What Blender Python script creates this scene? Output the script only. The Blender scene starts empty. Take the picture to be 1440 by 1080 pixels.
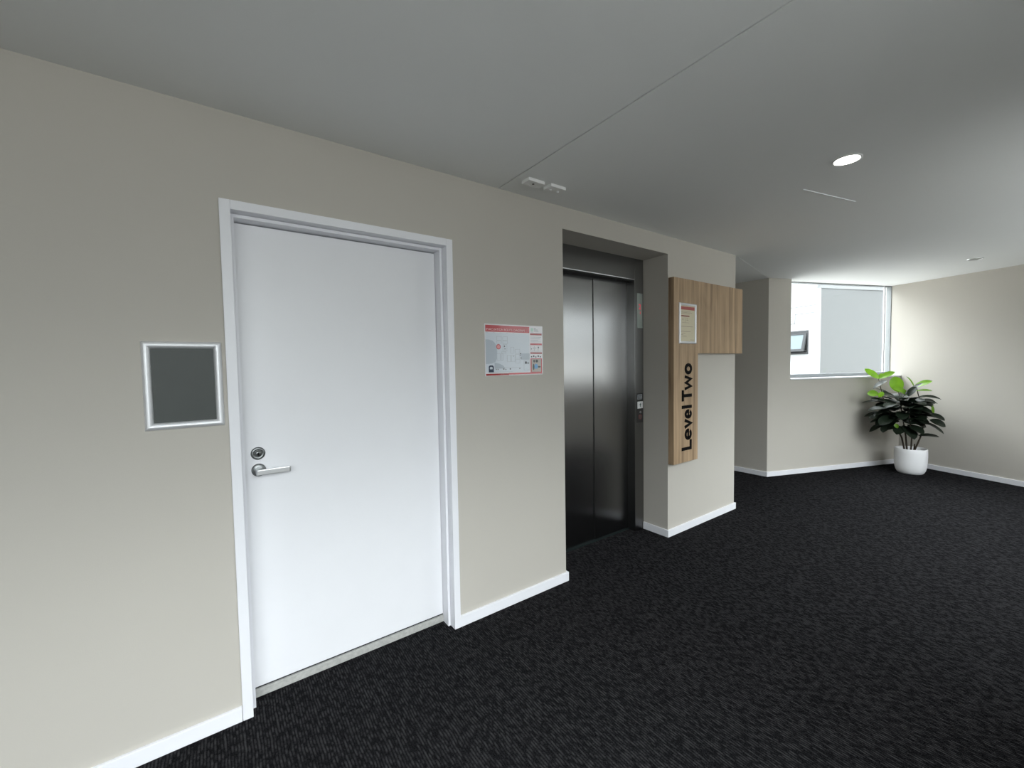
import bpy, bmesh, math, random
from mathutils import Vector, Matrix
random.seed(7)
COL = bpy.context.scene.collection
H = 2.443                                   # ceiling height

# ------------------------------------------------------------------ helpers
def link(o, parent=None):
    COL.objects.link(o)
    if parent: o.parent = parent
    return o

def obj(name, bm, mat, parent=None, smooth=False, bevel=0.0, seg=2):
    bmesh.ops.recalc_face_normals(bm, faces=bm.faces[:])
    me = bpy.data.meshes.new(name); bm.to_mesh(me); bm.free()
    for m in (mat if isinstance(mat, (list, tuple)) else [mat]): me.materials.append(m)
    if smooth:
        for f in me.polygons: f.use_smooth = True
    o = link(bpy.data.objects.new(name, me), parent)
    if bevel:
        b = o.modifiers.new('bevel', 'BEVEL'); b.width = bevel; b.segments = seg
        b.limit_method = 'ANGLE'; b.angle_limit = math.radians(40)
    return o

def tag(o, label=None, cat=None, group=None, kind=None):
    if label: o['label'] = label
    if cat: o['category'] = cat
    if group: o['group'] = group
    if kind: o['kind'] = kind
    return o

def empty(name, loc=(0, 0, 0), rot=None):
    o = link(bpy.data.objects.new(name, None)); o.location = loc
    if rot: o.rotation_euler = rot
    o.empty_display_size = 0.05
    return o

def box(bm, x0, x1, y0, y1, z0, z1, M=None, mi=0):
    c = [(x0,y0,z0),(x1,y0,z0),(x1,y1,z0),(x0,y1,z0),(x0,y0,z1),(x1,y0,z1),(x1,y1,z1),(x0,y1,z1)]
    v = [bm.verts.new(M @ Vector(p) if M else p) for p in c]
    for q in ((0,3,2,1),(4,5,6,7),(0,1,5,4),(1,2,6,5),(2,3,7,6),(3,0,4,7)):
        f = bm.faces.new([v[i] for i in q]); f.material_index = mi
    return v

def boxes(*L, M=None):
    bm = bmesh.new()
    for b in L: box(bm, *b, M=M)
    return bm

def prism(bm, pts, h0, h1, M=None):
    """polygon in local XY extruded along local Z from h0 to h1"""
    a = [bm.verts.new(M @ Vector((x, y, h0)) if M else (x, y, h0)) for x, y in pts]
    b = [bm.verts.new(M @ Vector((x, y, h1)) if M else (x, y, h1)) for x, y in pts]
    bm.faces.new(a[::-1]); bm.faces.new(b)
    n = len(pts)
    for i in range(n): bm.faces.new((a[i], a[(i+1) % n], b[(i+1) % n], b[i]))

def ring(bm, outer, inner, h0, h1, M=None):
    n = len(outer); T = lambda x, y, h: bm.verts.new(M @ Vector((x, y, h)) if M else (x, y, h))
    oa = [T(*p, h0) for p in outer]; ob = [T(*p, h1) for p in outer]
    ia = [T(*p, h0) for p in inner]; ib = [T(*p, h1) for p in inner]
    for i in range(n):
        j = (i+1) % n
        bm.faces.new((ob[i], ob[j], ib[j], ib[i])); bm.faces.new((oa[j], oa[i], ia[i], ia[j]))
        bm.faces.new((oa[i], oa[j], ob[j], ob[i])); bm.faces.new((ia[j], ia[i], ib[i], ib[j]))

def circ(cx, cy, rx, ry=None, n=40, a0=0.0, a1=2*math.pi, close=True):
    ry = rx if ry is None else ry
    m = n if close else n - 1
    return [(cx + rx*math.cos(a0+(a1-a0)*i/m), cy + ry*math.sin(a0+(a1-a0)*i/m)) for i in range(n)]

def lathe(bm, prof, c=(0, 0, 0), n=48, M=None, closed=False):
    rows = []
    for r, z in prof:
        rows.append([bm.verts.new((M or Matrix()) @ Vector((c[0]+r*math.cos(2*math.pi*i/n), c[1]+r*math.sin(2*math.pi*i/n), c[2]+z))) for i in range(n)])
    for a, b in zip(rows, rows[1:]):
        for i in range(n):
            j = (i+1) % n; bm.faces.new((a[i], a[j], b[j], b[i]))
    if closed:
        bm.faces.new(rows[0][::-1]); bm.faces.new(rows[-1])
    return rows

def tube(bm, path, radii, n=8):
    rows = []
    for k, p in enumerate(path):
        p = Vector(p)
        t = (Vector(path[min(k+1, len(path)-1)]) - Vector(path[max(k-1, 0)])).normalized()
        s = t.cross(Vector((0.3, 0.9, 0.1))).normalized(); w = t.cross(s)
        rows.append([bm.verts.new(p + radii[k]*(math.cos(2*math.pi*i/n)*s + math.sin(2*math.pi*i/n)*w)) for i in range(n)])
    for a, b in zip(rows, rows[1:]):
        for i in range(n):
            j = (i+1) % n; bm.faces.new((a[i], a[j], b[j], b[i]))
    bm.faces.new(rows[0][::-1]); bm.faces.new(rows[-1])

def stroke(bm, pts, w, h0, h1, M):
    """flat-ended stroke of width w along a polyline in local XY with mitred joints"""
    P = [Vector(p) for p in pts]; L = []; R = []
    for i, p in enumerate(P):
        d0 = (P[i]-P[i-1]).normalized() if i else None
        d1 = (P[i+1]-P[i]).normalized() if i < len(P)-1 else None
        a = d0 or d1; b = d1 or d0
        n0 = Vector((-a.y, a.x)); n1 = Vector((-b.y, b.x)); m = (n0+n1).normalized()
        k = w/2/max(0.45, m.dot(n1)); L.append(p+m*k); R.append(p-m*k)
    for i in range(len(P)-1):
        prism(bm, [tuple(R[i]), tuple(R[i+1]), tuple(L[i+1]), tuple(L[i])], h0, h1, M)

def text_mesh(name, body, size, M, mat, parent, depth=0.0003, sx=1.0, align='LEFT', spacing=1.0, offset=0.0):
    cu = bpy.data.curves.new(name, 'FONT'); cu.body = body; cu.size = size; cu.extrude = depth
    cu.align_x = align; cu.space_character = spacing; cu.offset = offset
    t = bpy.data.objects.new(name, cu); COL.objects.link(t)
    dg = bpy.context.evaluated_depsgraph_get(); dg.update()
    me = bpy.data.meshes.new_from_object(t.evaluated_get(dg))
    bpy.data.objects.remove(t); bpy.data.curves.remove(cu)
    me.transform(M @ Matrix.Diagonal((sx, 1, 1, 1))); me.name = name
    me.materials.clear(); me.materials.append(mat)
    return link(bpy.data.objects.new(name, me), parent)

def bb(o): return o

# wall-facing frame: local x -> world +x, local y -> world +z, local z -> world -y (towards the room)
def wallM(x=0, y=0, z=0):
    return Matrix(((1, 0, 0, x), (0, 0, -1, y), (0, 1, 0, z), (0, 0, 0, 1)))

# ------------------------------------------------------------------ materials
def mat(name, color, rough=0.6, metal=0.0, spec=0.5, noise=0.0, nscale=20, bump=0.0, bscale=200, emit=None, estr=0.0, aniso=0.0, coat=0.0):
    m = bpy.data.materials.new(name); m.use_nodes = True
    nt = m.node_tree; p = nt.nodes['Principled BSDF']
    c = tuple(color) + (1,)
    p.inputs['Base Color'].default_value = c
    p.inputs['Roughness'].default_value = rough; p.inputs['Metallic'].default_value = metal
    p.inputs['Specular IOR Level'].default_value = spec
    p.inputs['Anisotropic'].default_value = aniso
    p.inputs['Coat Weight'].default_value = coat
    if emit:
        p.inputs['Emission Color'].default_value = tuple(emit) + (1,); p.inputs['Emission Strength'].default_value = estr
    tc = nt.nodes.new('ShaderNodeTexCoord')
    nz = nt.nodes.new('ShaderNodeTexNoise'); nz.inputs['Scale'].default_value = nscale; nz.inputs['Detail'].default_value = 4
    nt.links.new(tc.outputs['Object'], nz.inputs['Vector'])
    mx = nt.nodes.new('ShaderNodeMix'); mx.data_type = 'RGBA'
    mx.inputs['A'].default_value = tuple(max(0, v*(1-noise)) for v in color) + (1,)
    mx.inputs['B'].default_value = tuple(min(1, v*(1+noise)) for v in color) + (1,)
    nt.links.new(nz.outputs['Fac'], mx.inputs['Factor']); nt.links.new(mx.outputs['Result'], p.inputs['Base Color'])
    if bump:
        n2 = nt.nodes.new('ShaderNodeTexNoise'); n2.inputs['Scale'].default_value = bscale
        nt.links.new(tc.outputs['Object'], n2.inputs['Vector'])
        b = nt.nodes.new('ShaderNodeBump'); b.inputs['Strength'].default_value = bump; b.inputs['Distance'].default_value = 0.002
        nt.links.new(n2.outputs['Fac'], b.inputs['Height']); nt.links.new(b.outputs['Normal'], p.inputs['Normal'])
    return m

def srgb(r, g, b):
    f = lambda v: (v/255/12.92) if v/255 <= 0.04045 else ((v/255+0.055)/1.055)**2.4
    return (f(r), f(g), f(b))

M_wall   = mat('beige_wall_paint', (0.502, 0.477, 0.430), 0.75, spec=0.25, noise=0.025, nscale=3, bump=0.10, bscale=350)
M_ceil   = mat('ceiling_paint', (0.83, 0.84, 0.83), 0.9, spec=0.15, noise=0.015, nscale=2, bump=0.05, bscale=300)
M_groove = mat('ceiling_joint_shadow_gap', (0.22, 0.22, 0.215), 0.9)
M_trim   = mat('white_gloss_trim', (0.82, 0.825, 0.86), 0.35, noise=0.01)
M_door   = mat('white_door_paint', (0.82, 0.825, 0.85), 0.38, noise=0.02, nscale=6, bump=0.03, bscale=120)
M_thresh = mat('worn_threshold', (0.42, 0.42, 0.40), 0.6, noise=0.35, nscale=60)
M_dark   = mat('dark_gap', (0.015, 0.015, 0.015), 0.8)
M_chrome = mat('satin_chrome', (0.86, 0.87, 0.88), 0.34, metal=1.0)
M_dkmet  = mat('dark_lock_metal', (0.22, 0.23, 0.23), 0.35, metal=1.0)
M_alu    = mat('silver_aluminium', (0.80, 0.81, 0.83), 0.45, metal=0.55, noise=0.02)
M_black  = mat('black_letter', (0.004, 0.0035, 0.0035), 0.7, spec=0.08)
M_white  = mat('white_plastic', (0.82, 0.82, 0.82), 0.4)
M_wplate = mat('ceiling_plate_plastic', (0.82, 0.82, 0.81), 0.4)
M_pot    = mat('white_ceramic_pot', (0.90, 0.905, 0.92), 0.45, noise=0.03, nscale=120)
M_soil   = mat('brown_soil', (0.07, 0.04, 0.02), 0.95, noise=0.5, nscale=90, bump=0.8, bscale=120)
M_stem   = mat('brown_stem', (0.035, 0.024, 0.014), 0.8, noise=0.4, nscale=60)
M_frameg = mat('grey_window_frame', (0.22, 0.235, 0.24), 0.45, noise=0.05)
M_backing= mat('grey_backing_sheet', (0.060, 0.068, 0.064), 0.42, spec=0.3, noise=0.10, nscale=9)
M_sheet  = mat('printed_sheet', (0.63, 0.68, 0.74), 0.25, noise=0.02, coat=0.4)
M_sheetw = mat('printed_white', (0.78, 0.76, 0.78), 0.25, coat=0.4)
M_sheetg = mat('sheet_grey', (0.46, 0.51, 0.57), 0.25, coat=0.4)
M_red    = mat('printed_red', (0.50, 0.075, 0.085), 0.25, coat=0.4)
M_dred   = mat('printed_dark_red', (0.33, 0.02, 0.02), 0.25, coat=0.4)
M_pink   = mat('printed_pink', (0.75, 0.32, 0.33), 0.25, coat=0.4)
M_navy   = mat('printed_navy', (0.02, 0.035, 0.07), 0.25, coat=0.4)
M_line   = mat('printed_grey_line', (0.30, 0.32, 0.34), 0.3)
M_blue   = mat('printed_blue', (0.20, 0.42, 0.70), 0.3)
M_green  = mat('printed_green', (0.45, 0.66, 0.56), 0.3)
M_cream  = mat('cream_paper', (0.62, 0.56, 0.40), 0.5, noise=0.02)
M_brown  = mat('printed_brown', (0.28, 0.20, 0.16), 0.5)
M_grey_render = mat('grey_render', (0.077, 0.0815, 0.082), 0.9, noise=0.10, nscale=30, bump=0.3, bscale=60)
M_cap    = mat('pale_wall_capping', (0.12, 0.128, 0.13), 0.7)
M_wbuild = mat('white_render', (0.30, 0.31, 0.315), 0.8, noise=0.01)
M_wline  = mat('render_joint', (0.085, 0.09, 0.092), 0.8, spec=0.05)
M_sashgl = mat('pale_blue_glazing', (0.115, 0.140, 0.148), 0.5, spec=0.1)
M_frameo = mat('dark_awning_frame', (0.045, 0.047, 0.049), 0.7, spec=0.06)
M_leafd  = None

def steel(name, val, rough, aniso, stretch):
    m = bpy.data.materials.new(name); m.use_nodes = True; nt = m.node_tree; p = nt.nodes['Principled BSDF']
    tc = nt.nodes.new('ShaderNodeTexCoord'); mp = nt.nodes.new('ShaderNodeMapping'); mp.inputs['Scale'].default_value = stretch
    nz = nt.nodes.new('ShaderNodeTexNoise'); nz.inputs['Scale'].default_value = 1.0; nz.inputs['Detail'].default_value = 3
    nt.links.new(tc.outputs['Object'], mp.inputs['Vector']); nt.links.new(mp.outputs['Vector'], nz.inputs['Vector'])
    r = nt.nodes.new('ShaderNodeMapRange'); r.inputs['To Min'].default_value = rough*0.94; r.inputs['To Max'].default_value = rough*1.06
    p.inputs['Roughness'].default_value = rough
    c = nt.nodes.new('ShaderNodeMix'); c.data_type = 'RGBA'
    c.inputs['A'].default_value = (val*0.985, val*0.985, val*0.985, 1); c.inputs['B'].default_value = (val*1.015, val*1.015, val*1.01, 1)
    nt.links.new(nz.outputs['Fac'], c.inputs['Factor']); nt.links.new(c.outputs['Result'], p.inputs['Base Color'])
    p.inputs['Metallic'].default_value = 1.0
    p.inputs['Anisotropic'].default_value = aniso
    tg = nt.nodes.new('ShaderNodeTangent'); tg.direction_type = 'RADIAL'; tg.axis = 'Z'
    nt.links.new(tg.outputs['Tangent'], p.inputs['Tangent'])
    # faint oil-canning of thin sheet metal
    n2 = nt.nodes.new('ShaderNodeTexNoise'); n2.inputs['Scale'].default_value = 2.2; n2.inputs['Detail'].default_value = 0
    nt.links.new(tc.outputs['Object'], n2.inputs['Vector'])
    b = nt.nodes.new('ShaderNodeBump'); b.inputs['Strength'].default_value = 0.25; b.inputs['Distance'].default_value = 0.012
    nt.links.new(n2.outputs['Fac'], b.inputs['Height']); nt.links.new(b.outputs['Normal'], p.inputs['Normal'])
    return m
M_steel  = steel('brushed_steel', 0.36, 0.27, 0.9, (400, 400, 1.5))
M_steelf = steel('brushed_steel_frame', 0.26, 0.30, 0.9, (500, 500, 2))

def wood():
    m = bpy.data.materials.new('oak_laminate'); m.use_nodes = True; nt = m.node_tree; p = nt.nodes['Principled BSDF']
    tc = nt.nodes.new('ShaderNodeTexCoord')
    def noise(sc, detail, dist=0.0):
        mp = nt.nodes.new('ShaderNodeMapping'); mp.inputs['Scale'].default_value = sc
        nz = nt.nodes.new('ShaderNodeTexNoise'); nz.inputs['Scale'].default_value = 1; nz.inputs['Detail'].default_value = detail
        nz.inputs['Distortion'].default_value = dist
        nt.links.new(tc.outputs['Object'], mp.inputs['Vector']); nt.links.new(mp.outputs['Vector'], nz.inputs['Vector']); return nz
    a = noise((26, 26, 0.9), 5, 0.3); b = noise((110, 110, 3.5), 3); c = noise((6, 6, 2.0), 3, 1.2)
    r = nt.nodes.new('ShaderNodeValToRGB'); e = r.color_ramp.elements
    e[0].position = 0.36; e[0].color = (0.17, 0.112, 0.068, 1); e[1].position = 0.68; e[1].color = (0.50, 0.355, 0.222, 1)
    k = e.new(0.5); k.color = (0.345, 0.240, 0.146, 1)
    m1 = nt.nodes.new('ShaderNodeMath'); m1.operation = 'MULTIPLY_ADD'; m1.inputs[1].default_value = 0.22; nt.links.new(b.outputs['Fac'], m1.inputs[0])
    m2 = nt.nodes.new('ShaderNodeMath'); m2.operation = 'MULTIPLY_ADD'; m2.inputs[1].default_value = 0.22; nt.links.new(c.outputs['Fac'], m2.inputs[0])
    m3 = nt.nodes.new('ShaderNodeMath'); m3.operation = 'MULTIPLY'; m3.inputs[1].default_value = 0.62; nt.links.new(a.outputs['Fac'], m3.inputs[0])
    nt.links.new(m3.outputs[0], m1.inputs[2]); nt.links.new(m1.outputs[0], m2.inputs[2]); nt.links.new(m2.outputs[0], r.inputs['Fac'])
    nt.links.new(r.outputs['Color'], p.inputs['Base Color']); p.inputs['Roughness'].default_value = 0.55
    p.inputs['Specular IOR Level'].default_value = 0.3
    return m
M_wood = wood()

def carpet():
    """loop-pile carpet: ribs along Y, each rib broken into tufts of random tone"""
    m = bpy.data.materials.new('charcoal_loop_carpet'); m.use_nodes = True; nt = m.node_tree; p = nt.nodes['Principled BSDF']
    N = lambda t: nt.nodes.new(t)
    def math_(op, a, b=None, c=None):
        n = N('ShaderNodeMath'); n.operation = op
        for i, v in enumerate((a, b, c)):
            if v is None: continue
            if isinstance(v, (int, float)): n.inputs[i].default_value = v
            else: nt.links.new(v, n.inputs[i])
        return n.outputs[0]
    tc = N('ShaderNodeTexCoord'); sp = N('ShaderNodeSeparateXYZ'); nt.links.new(tc.outputs['Object'], sp.inputs[0])
    wob = N('ShaderNodeTexNoise'); wob.inputs['Scale'].default_value = 9; wob.inputs['Detail'].default_value = 2
    nt.links.new(tc.outputs['Object'], wob.inputs['Vector'])
    u = math_('MULTIPLY_ADD', sp.outputs['X'], 96.0, math_('MULTIPLY', wob.outputs['Fac'], 1.3))
    row = math_('FLOOR', u); fu = math_('FRACT', u)
    wn = N('ShaderNodeTexWhiteNoise'); wn.noise_dimensions = '1D'; nt.links.new(row, wn.inputs['W'])
    cb = N('ShaderNodeCombineXYZ'); nt.links.new(math_('MULTIPLY', row, 7.31), cb.inputs[0])
    nt.links.new(math_('MULTIPLY_ADD', sp.outputs['Y'], 34.0, math_('MULTIPLY', wn.outputs['Value'], 50.0)), cb.inputs[1])
    tn = N('ShaderNodeTexNoise'); tn.inputs['Scale'].default_value = 1.0; tn.inputs['Detail'].default_value = 2.5; nt.links.new(cb.outputs[0], tn.inputs['Vector'])
    mr = N('ShaderNodeMapRange'); mr.interpolation_type = 'SMOOTHSTEP'; mr.inputs['From Min'].default_value = 0.36; mr.inputs['From Max'].default_value = 0.68
    nt.links.new(tn.outputs['Fac'], mr.inputs['Value'])
    ridge = math_('SINE', math_('MULTIPLY', fu, math.pi)); h = math_('POWER', ridge, 1.4)
    fz = N('ShaderNodeTexNoise'); fz.inputs['Scale'].default_value = 260; fz.inputs['Detail'].default_value = 3; nt.links.new(tc.outputs['Object'], fz.inputs['Vector'])
    fm = N('ShaderNodeMapRange'); fm.inputs['From Min'].default_value = 0.3; fm.inputs['From Max'].default_value = 0.7; nt.links.new(fz.outputs['Fac'], fm.inputs['Value'])
    k = math_('MULTIPLY_ADD', math_('MULTIPLY', mr.outputs['Result'], h), 0.70, math_('MULTIPLY', fm.outputs['Result'], 0.42))
    r = N('ShaderNodeValToRGB'); e = r.color_ramp.elements
    e[0].position = 0.05; e[0].color = (0.0018, 0.0018, 0.0026, 1); e[1].position = 1.0; e[1].color = (0.045, 0.044, 0.0455, 1)
    nt.links.new(k, r.inputs['Fac']); nt.links.new(r.outputs['Color'], p.inputs['Base Color'])
    p.inputs['Roughness'].default_value = 1.0; p.inputs['Specular IOR Level'].default_value = 0.0
    bp = N('ShaderNodeBump'); bp.inputs['Strength'].default_value = 0.6; bp.inputs['Distance'].default_value = 0.003
    nt.links.new(h, bp.inputs['Height']); nt.links.new(bp.outputs['Normal'], p.inputs['Normal'])
    return m
M_carpet = carpet()

def glass():
    m = bpy.data.materials.new('clear_window_glass'); m.use_nodes = True; nt = m.node_tree
    for n in list(nt.nodes):
        if n.type != 'OUTPUT_MATERIAL': nt.nodes.remove(n)
    out = [n for n in nt.nodes if n.type == 'OUTPUT_MATERIAL'][0]
    t = nt.nodes.new('ShaderNodeBsdfTransparent'); t.inputs['Color'].default_value = (0.95, 0.97, 0.97, 1)
    g = nt.nodes.new('ShaderNodeBsdfGlossy'); g.inputs['Roughness'].default_value = 0.02
    lw = nt.nodes.new('ShaderNodeLayerWeight')
    pw = nt.nodes.new('ShaderNodeMath'); pw.operation = 'POWER'; pw.inputs[1].default_value = 4.0; nt.links.new(lw.outputs['Facing'], pw.inputs[0])
    f = nt.nodes.new('ShaderNodeMath'); f.operation = 'MULTIPLY_ADD'; f.inputs[1].default_value = 0.30; f.inputs[2].default_value = 0.02; nt.links.new(pw.outputs[0], f.inputs[0])
    mx = nt.nodes.new('ShaderNodeMixShader')
    nt.links.new(f.outputs[0], mx.inputs['Fac']); nt.links.new(t.outputs[0], mx.inputs[1]); nt.links.new(g.outputs[0], mx.inputs[2])
    nt.links.new(mx.outputs[0], out.inputs['Surface'])
    return m
M_glass = glass()

def leafmat(name, dark, light, rough, trans):
    m = bpy.data.materials.new(name); m.use_nodes = True; nt = m.node_tree; p = nt.nodes['Principled BSDF']
    tc = nt.nodes.new('ShaderNodeTexCoord'); nz = nt.nodes.new('ShaderNodeTexNoise'); nz.inputs['Scale'].default_value = 14
    nt.links.new(tc.outputs['Object'], nz.inputs['Vector'])
    mx = nt.nodes.new('ShaderNodeMix'); mx.data_type = 'RGBA'; mx.inputs['A'].default_value = dark+(1,); mx.inputs['B'].default_value = light+(1,)
    nt.links.new(nz.outputs['Fac'], mx.inputs['Factor']); nt.links.new(mx.outputs['Result'], p.inputs['Base Color'])
    p.inputs['Roughness'].default_value = rough
    p.inputs['Specular IOR Level'].default_value = 0.5 if trans else 0.22
    if trans:
        out = [n for n in nt.nodes if n.type == 'OUTPUT_MATERIAL'][0]
        tl = nt.nodes.new('ShaderNodeBsdfTranslucent'); nt.links.new(mx.outputs['Result'], tl.inputs['Color'])
        ms = nt.nodes.new('ShaderNodeMixShader'); ms.inputs['Fac'].default_value = trans
        nt.links.new(p.outputs[0], ms.inputs[1]); nt.links.new(tl.outputs[0], ms.inputs[2]); nt.links.new(ms.outputs[0], out.inputs['Surface'])
    return m
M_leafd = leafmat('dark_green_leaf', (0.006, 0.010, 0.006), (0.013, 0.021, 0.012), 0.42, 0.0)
M_leafl = leafmat('fresh_green_leaf', (0.10, 0.25, 0.010), (0.22, 0.42, 0.022), 0.40, 0.4)

# ------------------------------------------------------------------ room shell
AX, AY, ANG, SR = 5.525, 0.3121, -0.36059, 2.2533       # window wall: start, direction angle, length
Dv = Vector((math.cos(ANG), math.sin(ANG), 0)); Nv = Vector((Dv.y, -Dv.x, 0))   # Nv points into the room
# local frame on the window wall: x along the wall, y outwards, z up
WM = Matrix(((Dv.x, -Nv.x, 0, AX), (Dv.y, -Nv.y, 0, AY), (0, 0, 1, 0), (0, 0, 0, 1)))
YF = -2.65                                              # the window side, behind the camera
XR = -4.0
def W(s, o): v = WM @ Vector((s, o, 0)); return (v.x, v.y)
cor = Vector(W(SR, 0)); tt = (YF - 0.15 - cor.y) / Nv.y; rw_end = (cor.x + Nv.x*tt, YF - 0.15); rw_len = tt

DX0, DX1, DZ = 0.076, 1.011, 2.066                      # white door: opening inside the casing
LX0, LX1, LZ = 1.846, 2.985, 2.304                      # lift recess
CX = 4.072                                              # end of the lift wall

bm = boxes((XR-.15, 0.055, 0, .40, 0, H), (0.055, 1.032, 0, .40, DZ+.02, H), (1.032, LX0, 0, .40, 0, H),
           (LX0, LX1, 0, .40, LZ, H), (LX0, LX1, .36, .40, 0, LZ), (0.055, 1.032, .30, .40, 0, DZ+.02), (LX1, CX, 0, 3.0, 0, H))
tag(obj('wall_left', bm, M_wall), 'long beige painted wall with the white door and the lift recess', 'wall', kind='structure')
bm = boxes((AX, AX+.15, AY, 3.0, 0, H))
tag(obj('wall_side', bm, M_wall), 'shaded beige wall of the side passage beyond the wooden sign', 'wall', kind='structure')
bm = boxes((CX-.5, AX+.3, 3.0, 3.15, 0, H))
tag(obj('wall_passage', bm, M_wall), 'beige end wall of the side passage', 'wall', kind='structure')
SILL = 1.205; WS0 = 0.347
bm = boxes((0, SR, 0, .20, 0, SILL-.012), (0, WS0, 0, .20, SILL-.012, H), M=WM)
tag(obj('wall_back', bm, M_wall), 'beige wall under and left of the corner window behind the plant', 'wall', kind='structure')
bm = boxes((SR, SR+.15, -rw_len, .20, 0, H), M=WM)
tag(obj('wall_right', bm, M_wall), 'beige wall at the right edge beside the potted plant', 'wall', kind='structure')
# window side behind the camera: two window openings with a pier between
WA = (-2.1, 1.45); WB = (2.9, 6.25); WZ = (1.03, 2.40); WZA = (0.86, 2.38)
bm = boxes((XR-.15, WA[1], YF-.15, YF, 0, WZA[0]), (WA[1], rw_end[0]+.05, YF-.15, YF, 0, WZ[0]), (XR-.15, rw_end[0]+.05, YF-.15, YF, WZ[1], H),
           (2.35, WB[0]-.02, YF, YF+.38, 0, H), (XR-.15, WA[0], YF-.15, YF, WZA[0], WZ[1]), (WA[0], WA[1], YF-.15, YF, WZA[1], WZ[1]), (WA[1], WB[0], YF-.15, YF, *WZ), (WB[1], rw_end[0]+.05, YF-.15, YF, *WZ))  # includes an unseen column jutting into the room, added to darken the carpet
tag(obj('wall_front', bm, M_wall), 'beige wall with windows behind the camera', 'wall', kind='structure')
M_para = mat('grey_parapet', (0.16, 0.16, 0.16), 0.9, noise=0.05)
tag(obj('balcony_bounce_slab', boxes((XR-.15, rw_end[0]+1.5, YF-1.55, YF-.16, -.20, -.02)), mat('pale_bounce_slab', (0.27, 0.27, 0.26), 0.9, noise=0.1)), 'unseen pale balcony slab added to bounce daylight up to the ceiling', 'balcony', kind='structure')  # unseen slab, added so its bounce brightens the ceiling
tag(obj('balcony_parapet', boxes((XR-.15, rw_end[0]+1.5, YF-1.55, YF-1.40, -.019, 1.05)), M_para), 'solid grey balcony parapet', 'parapet', kind='structure')
bm = boxes((XR-.15, XR, YF, 0, 0, H))
tag(obj('wall_rear', bm, M_wall), 'beige wall at the near end of the lobby', 'wall', kind='structure')

plan = [(XR-.15, YF-.15), rw_end, W(SR+.02, 0), W(SR+.02, .20), W(0, .20), (AX+.15, 3.15), (CX-.5, 3.15), (CX-.5, .40), (XR-.15, .40)]
bm = bmesh.new(); prism(bm, plan, -0.12, 0.0)
tag(obj('floor', bm, M_carpet), 'charcoal ribbed loop pile carpet', 'floor', kind='structure')
# ceiling: sheets separated by fine joints, with backing above
J1 = 1.356; g = 0.0035
bm = bmesh.new()
prism(bm, [(XR-.15, YF-.15), (J1-g, YF-.15), (J1-g, .40), (XR-.15, .40)], H, H+.015)
ns = Vector((AX-CX, AY-0)).normalized(); nn = Vector((-ns.y, ns.x)) * 0.0025
c0 = Vector((CX, 0)); c1 = Vector((AX, AY))
prism(bm, [(J1+g, YF-.15), rw_end, W(SR+.02, 0), W(SR+.02, .20), W(0, .20), tuple(c1-nn), tuple(c0-nn), (CX, .01), (J1+g, .01)], H, H+.015)
prism(bm, [tuple(c0+nn), tuple(c1+nn), (AX+.15, AY), (AX+.15, 3.15), (CX-.02, 3.15), (CX-.02, .01)], H, H+.015)
tag(obj('ceiling', bm, M_ceil), 'pale grey plaster ceiling', 'ceiling', kind='structure')
bm = bmesh.new(); prism(bm, plan, H+.015, H+.12)
tag(obj('ceiling_backing', bm, M_groove), 'shadow joints between the ceiling sheets', 'ceiling', kind='structure')
# thin pale raised line on the ceiling past the lit downlight
a = Vector((2.86, -.981, 0)); b_ = Vector((3.36, -1.094, 0)); d = (b_-a).normalized(); q = Vector((-d.y, d.x, 0))
bm = bmesh.new(); prism(bm, [tuple((a-q*.0016)[:2]), tuple((b_-q*.0008)[:2]), tuple((b_+q*.0008)[:2]), tuple((a+q*.0016)[:2])], H-.0045, H+.001)
tag(obj('ceiling_line_1', bm, M_trim), 'thin pale line on the ceiling beyond the lit downlight', 'trim', kind='structure')

# baseboards
BH, BT = 0.060, 0.014
def bbd(name, bm, label): return tag(obj(name, bm, M_trim, bevel=0.002), label, 'baseboard', kind='structure')
bbd('baseboard_left', boxes((XR, 0.038, -BT, 0, 0, BH)), 'white baseboard left of the white door')
bbd('baseboard_middle', boxes((1.046, LX0+BT, -BT, 0, 0, BH), (LX0, LX0+BT, 0, .23, 0, BH)), 'white baseboard between the white door and the lift')
bbd('baseboard_sign', boxes((LX1-BT, CX+BT, -BT, 0, 0, BH), (LX1-BT, LX1, 0, .232, 0, BH), (CX, CX+BT, 0, 3.0, 0, BH)), 'white baseboard below the wooden sign')
bbd('baseboard_side', boxes((AX-BT, AX, AY-.004, 3.0, 0, BH)), 'white baseboard of the side passage')
bbd('baseboard_back', boxes((-BT*.9, SR, -BT, 0, 0, BH), M=WM), 'white baseboard under the corner window')
bbd('baseboard_right', boxes((SR-BT, SR, -rw_len+.15, -BT, 0, BH), M=WM), 'white baseboard along the right wall')
bbd('baseboard_front', boxes((XR, rw_end[0]-.1, YF, YF+BT, 0, BH)), 'white baseboard behind the camera')

# ------------------------------------------------------------------ white door
dr = tag(empty('door_1', (0.5435, 0, 0)), 'white flush door with chrome lever in a white frame', 'door', kind='structure')
off = Matrix.Translation((-0.5435, 0, 0))
def casing(x0, x1, zt, w, y0, y1):
    return [(x0-w, x0, y0, y1, 0, zt+w), (x1, x1+w, y0, y1, 0, zt+w), (x0, x1, y0, y1, zt, zt+w)]
bm = bmesh.new()
for c in casing(DX0, DX1, DZ, .0365, -.014, 0.0): box(bm, *c, M=off)
obj('architrave', bm, M_trim, dr, bevel=0.0015)
bm = bmesh.new()
for c in casing(DX0, DX1, DZ, .02, 0.0005, .145): box(bm, *c, M=off)
for c in casing(.0885, .996, 2.051, .0135, .036, .145): box(bm, *c, M=off)
obj('jamb', bm, M_trim, dr)
leaf = obj('door_leaf', boxes((.0905, .994, .098, .138, .045, 2.0465), M=off), M_door, dr, bevel=0.001)
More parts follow.
